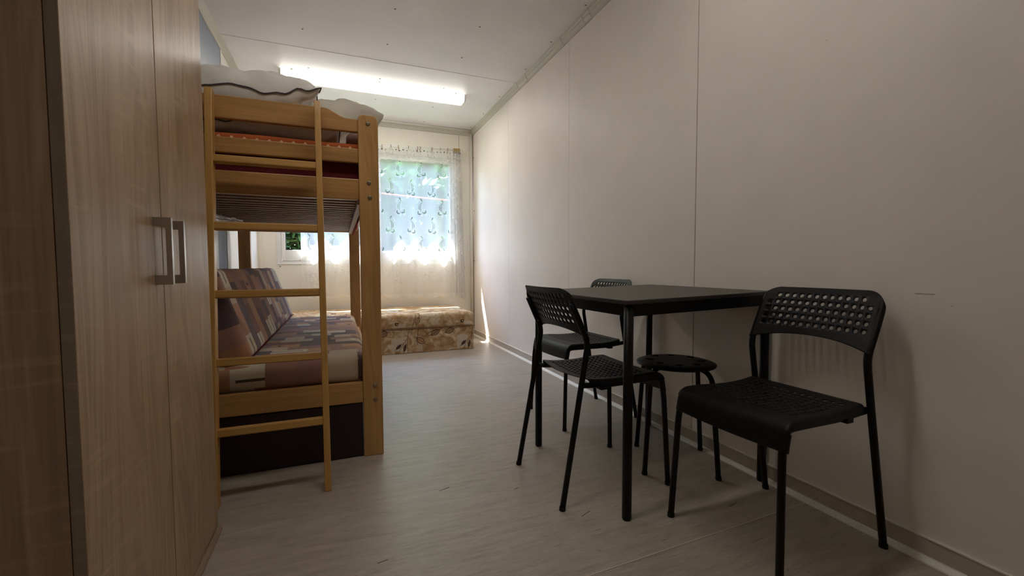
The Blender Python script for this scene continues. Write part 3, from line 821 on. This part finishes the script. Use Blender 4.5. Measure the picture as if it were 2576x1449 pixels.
pillow('pillow', 'grey flattened pillow with dark piping squeezed under the top guard board', .66, .52, .10, PILLOW_G, (-.295, 2.345, 1.462), (0, 0, 0), 3, wr=.012, group='pillows on the upper bunk')
pillow('pillow', 'big off-white pillow with dark piping on top beside the wardrobe', .70, .50, .195, PILLOW, (-.390, 2.325, 1.613), (math.radians(2), math.radians(-3.5), math.radians(-3)), 8, wr=.03, group='pillows on the upper bunk')
pillow('pillow', 'cream pillow overhanging the right post of the upper bunk', .52, .50, .19, PILLOW_W, (-.025, 2.775, 1.685), (0, math.radians(-6), math.radians(6)), 15, pip=False, wr=.02, group='pillows on the upper bunk')
bk = thing('folded_blanket', 'mauve folded blanket beside the grey pillow on the upper bunk', 'blanket', (.0, 2.9, 1.408))
build('fold', rounded_box(-.30, .105, 2.62, 3.3, 1.409, 1.465, .02, 8, 10, seed=7, amp=.006), MAUVE, bk, weld=True)
build('fold', rounded_box(.042, .114, 2.13, 2.62, 1.409, 1.468, .02, 4, 8, seed=12, amp=.006), MAUVE, bk, weld=True)
pw = thing('plastic_wrap', 'crumpled clear plastic film poking out under the slats', 'wrapping', (-.62, 2.95, 1.12))
build('film', MB().grid(16, 10, lambda a, b: (-.68 + a*.12 + .012*noise.noise(Vector((a*6, b*6, 1))), 2.70 + .5*a + b*.10, 1.158 - .05*b*(1 - a*.6) + .018*noise.noise(Vector((a*7, b*7, 3))))), FILM, pw, solid=.0008)

# ------------------------------------------------------------------ daybed by the window
db = thing('daybed', 'box daybed in beige leaf-print fabric under the window', 'daybed', (0, 4.78, 0))
build('base_box', B(-.62, 1.300, 4.355, 5.19, .0, .240), LEAF, db, .008)
build('cushion_lid', rounded_box(-.63, 1.306, 4.342, 5.20, .240, .392, .038, 30, 14, seed=21, amp=.005), LEAF, db, weld=True)
build('seam_piping', MB().tube([(-.62, 4.346, .246), (1.30, 4.346, .246)], .005, 6), m_fabric('brown_piping', (.22, .12, .06)), db)

# ------------------------------------------------------------------ curtain, rod, rings
YC = 5.200
def rodz(x): return 2.218 + .034*(x - .45)/.95 + .018
rod = thing('curtain_rod', 'white curtain rod above the window', 'curtain rod', (.45, YC, rodz(.45)))
build('tube', MB().tube([(-.52, YC, rodz(-.52)), (1.405, YC, rodz(1.405))], .011, 12), WHITE_PVC, rod)
build('end_pin', MB().tube([(1.405, YC, rodz(1.405)), (1.50, YC, rodz(1.50))], .005, 10), WHITE_PVC, rod)
for x in (-.45, 1.385):
    build('bracket', MB().tube([(x, YC, rodz(x)), (x, YB - .002, rodz(x))], .006, 8).box(x - .012, x + .012, YB - .006, YB, rodz(x) - .03, rodz(x) + .03), WHITE_PVC, rod)
cu = thing('lace_curtain', 'sheer white lace curtain with paisley motifs across the window', 'curtain', (.53, YC, .5))
CX0, CX1 = -.376, 1.455
def cpt(a, b):
    """a along the width, b from hem to heading"""
    x = CX0 + (CX1 - CX0)*a
    g = max(0, (a - .90)/.10)
    amp = (.012 + .020*(1 - b))*(1 + .5*noise.noise(Vector((a*4, 0, 2)))) + .012*g
    ph = a*58 + 2.2*noise.noise(Vector((a*5, b*.6, 0))) + 26*g*g
    y = YC - .012*(b > .97) + amp*math.sin(ph) + .02*noise.noise(Vector((a*7, b*1.2, 4)))*(1 - b*.7)
    if a > .9: x = x - .05*g*b
    scal = .045*abs(math.sin(PI*(a*8.3 + .15)))
    hem = .565 - .06*a - scal + (.0 if a < .93 else .0)
    top = rodz(x) - .018 + .004*math.sin(a*150)
    return (x, y, hem + (top - hem)*b)
build('cloth', MB().grid(330, 46, cpt), LACE, cu)
hd = MB()
n_t = 46
for i in range(n_t):
    a = (i + .5)/n_t; x, y, z = cpt(a, .985)
    hw_ = .0045 + .003*math.sin(i*7.3); hd.box(x - hw_, x + hw_, y - .0025, y + .001, z - .001, z + .009 + .002*math.sin(i*3.1))
ho = build('heading_loops', hd, DARK_SEAL, cu); ho['kind'] = 'stuff'
hs = MB().tube([(cpt(i/120, .925)[0], cpt(i/120, .925)[1] - .002, cpt(i/120, .925)[2]) for i in range(121)], .0035, 6)
build('heading_seam', hs, WHITE_PVC, cu)
def ring(mb, x, y, z, R, r, tilt=0.0):
    pts = []
    for k in range(16):
        t = 2*PI*k/16; pts.append((x + R*math.sin(tilt)*math.cos(t), y + R*math.cos(t)*math.cos(tilt), z + R*math.sin(t)))
    return mb.tube(pts, r, 6, closed=True)
ORD = ['first', 'second', 'third', 'fourth', 'fifth', 'sixth', 'seventh', 'eighth', 'ninth']
for i, x in enumerate((.486, .579, .669, .779, .882, .914, 1.053, 1.158, 1.24)):
    z = rodz(x); t = build('curtain_hook', ring(MB(), 0, 0, -.004, .0175, .0032, .35*math.sin(x*40)).tube(fillet([(0, -.012, -.018), (0, -.016, -.034), (0, -.004, -.05), (0, .006, -.042)], .008, 4), .0025, 6), RING_BROWN)
    t.location = (x, YC, z); tag(t, ORD[i] + ' brown curtain hook on the rod, counted from the bed post', 'curtain hook', 'curtain hooks along the rod')
for i in range(6):
    x = 1.322 + i*.0135; z = rodz(x)
    t = build('curtain_ring', ring(MB(), 0, 0, 0, .0235, .0052), RING_GOLD); t.location = (x, YC, z - .006)
    tag(t, 'gold-brown wooden curtain ring bunched at right rod end', 'curtain ring', 'spare rings at the rod end')

# ------------------------------------------------------------------ dining chairs
def perforated(gx, gy, holes, hr, fn):
    """plate on cell grid gx x gy; holes(i,j) -> True punches a round hole of radius hr; fn maps flat (a,b) to 3D"""
    mb = MB(); idx = {}
    def vid(a, b):
        k = (round(a, 6), round(b, 6))
        if k not in idx: idx[k] = len(mb.v); mb.v.append(tuple(fn(a, b)))
        return idx[k]
    for i in range(len(gx) - 1):
        for j in range(len(gy) - 1):
            xa, xb, ya, yb = gx[i], gx[i + 1], gy[j], gy[j + 1]
            lx = [xa + (xb - xa)*k/4 for k in range(5)]; ly = [ya + (yb - ya)*k/4 for k in range(5)]
            if holes(i, j):
                bd = [(lx[k], ya) for k in range(4)] + [(xb, ly[k]) for k in range(4)] + [(lx[4 - k], yb) for k in range(4)] + [(xa, ly[4 - k]) for k in range(4)]
                cx, cy_ = (xa + xb)/2, (ya + yb)/2
                cir = []
                for p in bd:
                    d = Vector(((p[0] - cx)/(xb - xa), (p[1] - cy_)/(yb - ya))).normalized(); cir.append((cx + d.x*hr, cy_ + d.y*hr))
                B_ = [vid(*p) for p in bd]; Ci = [vid(*p) for p in cir]
                for k in range(16):
                    mb.f.append((B_[k], B_[(k + 1) % 16], Ci[(k + 1) % 16], Ci[k])); mb.sm.append(True)
            else:
                for p in range(4):
                    for q in range(4):
                        mb.f.append((vid(lx[p], ly[q]), vid(lx[p + 1], ly[q]), vid(lx[p + 1], ly[q + 1]), vid(lx[p], ly[q + 1]))); mb.sm.append(True)
    return mb
def curve_at(path, s):
    """point at arc length s on a polyline of (x,z)"""
    for (p, q) in zip(path[:-1], path[1:]):
        L = math.hypot(q[0] - p[0], q[1] - p[1])
        if s <= L: t = s/L if L else 0; return (p[0] + (q[0] - p[0])*t, p[1] + (q[1] - p[1])*t)
        s -= L
    return path[-1]
def path_len(path): return sum(math.hypot(q[0] - p[0], q[1] - p[1]) for p, q in zip(path[:-1], path[1:]))

def make_chair(label):
    """faces -X, origin on the floor under the middle of the seat"""
    c = thing('dining_chair', label, 'chair', (0, 0, 0), 'black dining chairs around the table')
    # seat: profile runs from the rear edge to the front lip
    raw = [(.135, 0, .4505), (.09, 0, .444), (.02, 0, .4395), (-.05, 0, .4405), (-.12, 0, .446), (-.212, 0, .447), (-.226, 0, .372)]
    pr = [(p.x, p.z) for p in fillet(raw, [.04, .05, .05, .05, .04, .062], 7)]
    Ls = path_len(pr); HW = .1915
    pa = .0242
    gx = [-HW, -HW + .008, -.165] + [] 
    nh = 13
    x_s = -nh*pa/2
    gx = [-HW - .013, -HW - .004, -HW + .010, x_s] + [x_s + pa*k for k in range(1, nh + 1)]
    gx += [HW - .010, HW + .004, HW + .013]
    nr = 11; b0 = .028; pb = .0230
    gy = [0, b0] + [b0 + pb*k for k in range(1, nr + 1)]
    rest = Ls - gy[-1]
    gy += [gy[-1] + rest*k/8 for k in range(1, 9)]
    def seat_map(a, b):
        x, z = curve_at(pr, b); e = abs(a)
        t = min(1, b/.05)
        narrow = 1 - .03*max(0, 1 - b/.25)
        y = max(-HW, min(HW, a))
        z += .006*(e/HW)**2 - .003
        x += .022*(e/HW)**2*max(0, 1 - b/.06)*-1 + .012*max(0, 1 - b/.06)
        if e > HW - .012:      # side skirt turns down
            k = (e - (HW - .012))/.025
            y = math.copysign(HW - .012 + .012*math.sin(min(1, k*1.2)*PI/2), a); z -= .016*k*k + .002*k
            if b > Ls - .07: z += .016*k*k*.7; x += .014*k*k*(1 if b > Ls - .05 else .4)
        return (x, y*narrow, z)
    def seat_hole(i, j): return 3 <= i < 3 + nh and 1 <= j < 1 + nr
    build('seat', perforated(gx, gy, seat_hole, .0068, seat_map), BLACK_P, c, solid=.0035)
    # backrest
    W2, Hb = .2, .203; pa = .0247; nb = 14; xs = -nb*pa/2
    gx2 = [-W2, -W2 + .012, xs] + [xs + pa*k for k in range(1, nb + 1)] + [W2 - .012, W2]
    gy2 = [0, .02, .055] + [.055 + .026*k for k in range(1, 6)] + [Hb - .008, Hb]
    R = .062; dirb = Vector((.422, 0, .906))
    def back_map(a, b):
        e = abs(a)/W2
        if b < .055:
            bot = .034*(1 - e**2.2); b = bot + (b/.055)*(.055 - bot)
        if abs(a) > W2 - R and b > Hb - R:
            p, q = (abs(a) - (W2 - R))/R, (b - (Hb - R))/R; mm, hh = max(p, q), math.hypot(p, q)
            if hh > 0: p, q = p*mm/hh, q*mm/hh
            a = math.copysign(W2 - R + p*R, a); b = Hb - R + q*R; e = abs(a)/W2
        p = Vector((.122, 0, .598)) + dirb*b
        p.x += .024*(1 - e*e); p.y = a*(1 - .012*max(0, b - .1)/.1)
        if e > .88:
            k = (e - .88)/.12; p.x += .011*k*k*k; p.y -= math.copysign(.003*k*k, a)
        top = max(0, (b - (Hb - .03))/.03)
        p.x += .006*top*top
        return p
    def back_hole(i, j):
        if not (2 <= i < 2 + nb and 2 <= j < 7): return False
        return not (j == 6 and i in (2, 1 + nb))
    build('backrest', perforated(gx2, gy2, back_hole, .0069, back_map), BLACK_P, c, solid=.0032)
    for s_ in (-1, 1):
        y = s_*.181
        build('leg', MB().tube(fillet([(-.236, s_*.194, 0), (-.220, y, .36), (-.208, s_*.176, .427), (-.10, s_*.172, .424), (.04, s_*.172, .421), (.150, s_*.178, .432)], [.05, .05, .08, .08], 6), .0102, 12), BLACK_M, c)
        build('leg', MB().tube(fillet([(.237, s_*.193, 0), (.158, s_*.187, .433), (.130, s_*.186, .590), (.160, s_*.184, .650), (.196, s_*.183, .728)], [.05, .05, .05], 6), .0105, 12), BLACK_M, c)
        for px, pz in ((.237, s_*.193), (-.236, s_*.194)):
            build('foot_cap', MB().tube([(px, pz, .0), (px*.995, pz, .012)], .0118, 12), BLACK_P, c)
        build('clip', B(.045, .075, s_*.172 - .016, s_*.172 + .016, .408, .434), BLACK_P, c, .003)
        build('screw', MB().cyl((.150, s_*.176, .628), (.150, s_*.168, .628), .005, 8), SCREW, c)
    build('cross_tube', MB().tube([(.04, -.172, .421), (.04, .172, .421)], .008, 10), BLACK_M, c)
    return c
ch1 = make_chair('nearest black perforated chair, beside the near end of the table')
ch2 = copy_tree(ch1); ch2['label'] = 'black perforated chair tucked under the left side of the table'
ch3 = copy_tree(ch1); ch3['label'] = 'black perforated chair behind the far end of the table'
for o, x, y, a in ((ch1, 1.283, .960, 1.6), (ch2, .948, 1.516, 180.8), (ch3, 1.305, 2.176, 2.6)):
    o.location = (x, y, 0); o.rotation_euler = (0, 0, math.radians(a))

# ------------------------------------------------------------------ table
tb = thing('dining_table', 'square black table with round legs against the right wall', 'table', (1.213, 1.531, 0))
H0, TILT = .754, .0195                  # the right-hand legs are screwed out a little further
def tz(x): return H0 + TILT*x
hw = .3515
def slab(x0, x1, ya, yb, dz0, dz1):
    mb = MB(); v = [(x, y, tz(x) + d) for x in (x0, x1) for y in (ya, yb) for d in (dz0, dz1)]
    return mb.add(v, [(0, 1, 3, 2), (4, 6, 7, 5), (0, 4, 5, 1), (2, 3, 7, 6), (0, 2, 6, 4), (1, 5, 7, 3)])
def tpart(name, mb, mat, bevel=0):
    o = build(name, mb, mat, None, bevel); o.parent = tb; return o
tpart('tabletop', slab(-hw, hw, -hw, hw, -.015, 0), BLACK_T, .0025)
k = .331
for a in ((-k, k, -k - .012, -k - .008 + .004), (-k, k, k + .008 - .004, k + .012)):
    tpart('apron', slab(a[0], a[1], a[2], a[3] + .006, -.055, -.015), BLACK_M, .001)
for xx in (-k - .006, k - .004):
    tpart('apron', slab(xx, xx + .010, -k, k, -.055, -.015), BLACK_M, .001)
for sx in (-1, 1):
    for sy_ in (-1, 1):
        x, y = sx*k, sy_*k
        lg = tpart('leg', MB().tube([(x, y, .004), (x, y, tz(x) - .016)], .0162, 20), BLACK_M)
        build('foot', MB().tube([(x, y, 0), (x, y, .006)], .014, 16), BLACK_P).parent = lg
tb.rotation_euler = (0, 0, math.radians(1.6))

# ------------------------------------------------------------------ stool
st = thing('stool', 'round black stool with holes in its seat under the table', 'stool', (1.352, 1.474, 0))
def disc():
    """disc with eight oval-looking round holes: ring strips between radii, holes cut as polygon cells"""
    mb = MB(); R = .163; n = 64; idx = {}
    def z(r): return .4465 - .010*max(0, (r - .12)/(R - .12))**2 - .002*math.cos(r/R*3)
    def V(r, t):
        k = (round(r, 5), round((t % (2*PI))/(2*PI)*10000) % 10000)
        if k not in idx: idx[k] = len(mb.v); mb.v.append((r*math.cos(t), r*math.sin(t), z(r)))
        return idx[k]
    def quad(*q): mb.f.append(q); mb.sm.append(True)
    rin, rout = .078, .130; da = 2*PI/n
    for k in range(n):
        t0, t1 = k*da, (k + 1)*da
        for ra_, rb_ in ((.026, .052), (.052, rin), (rout, .146), (.146, .156), (.156, R)):
            quad(V(ra_, t0), V(ra_, t1), V(rb_, t1), V(rb_, t0))
        mb.f.append((V(.026, t0), V(.026, t1), V(.0001, 0.0))); mb.sm.append(True)
    for h in range(8):
        t0 = h*PI/4
        # half of each sector carries the hole, the other half is solid
        for k in range(4):
            a, b = t0 + (4 + k)*da, t0 + (5 + k)*da
            for p in range(4):
                r0, r1 = rin + (rout - rin)*p/4, rin + (rout - rin)*(p + 1)/4
                quad(V(r0, a), V(r0, b), V(r1, b), V(r1, a))
        bd = [(rin, t0 + k*da) for k in range(4)] + [(rin + (rout - rin)*k/4, t0 + 4*da) for k in range(4)] + [(rout, t0 + (4 - k)*da) for k in range(4)] + [(rout - (rout - rin)*k/4, t0) for k in range(4)]
        rc, tc = (rin + rout)/2, t0 + 2*da
        Bv = [V(*p) for p in bd]; Cv = []
        for (r, t) in bd:
            dx, dy = (r - rc)/(rout - rin), (t - tc)/(4*da); L = math.hypot(dx, dy); dx, dy = dx/L*.0155, dy/L*.0155
            rr, tt = rc + dx, tc + dy/rc
            Cv.append(len(mb.v)); mb.v.append((rr*math.cos(tt), rr*math.sin(tt), z(rr)))
        for k in range(16): quad(Bv[k], Bv[(k + 1) % 16], Cv[(k + 1) % 16], Cv[k])
    return mb
o = build('seat', disc(), BLACK_P, None, weld=True, solid=.006); o.parent = st
for i in range(4):
    a = math.radians(13.5 + 90*i); ca, sa = math.cos(a), math.sin(a)
    pts = fillet([(.203, 0), (.172, .40), (.150, .433), (.02, .433)], [.05, .05], 7)if False else None
    p3 = fillet([(.203*ca, .203*sa, 0), (.166*ca, .166*sa, .436), (.03*ca, .03*sa, .428)], .07, 8)
    lg = build('leg', MB().tube(p3, .0102, 12), BLACK_M, None); lg.parent = st
    f_ = build('foot_cap', MB().tube([(.203*ca, .203*sa, 0), (.2022*ca, .2022*sa, .012)], .0118, 12), BLACK_P, None); f_.parent = lg
o = build('centre_plate', MB().tube([(0, 0, .418), (0, 0, .440)], .05, 20), BLACK_M, None); o.parent = st
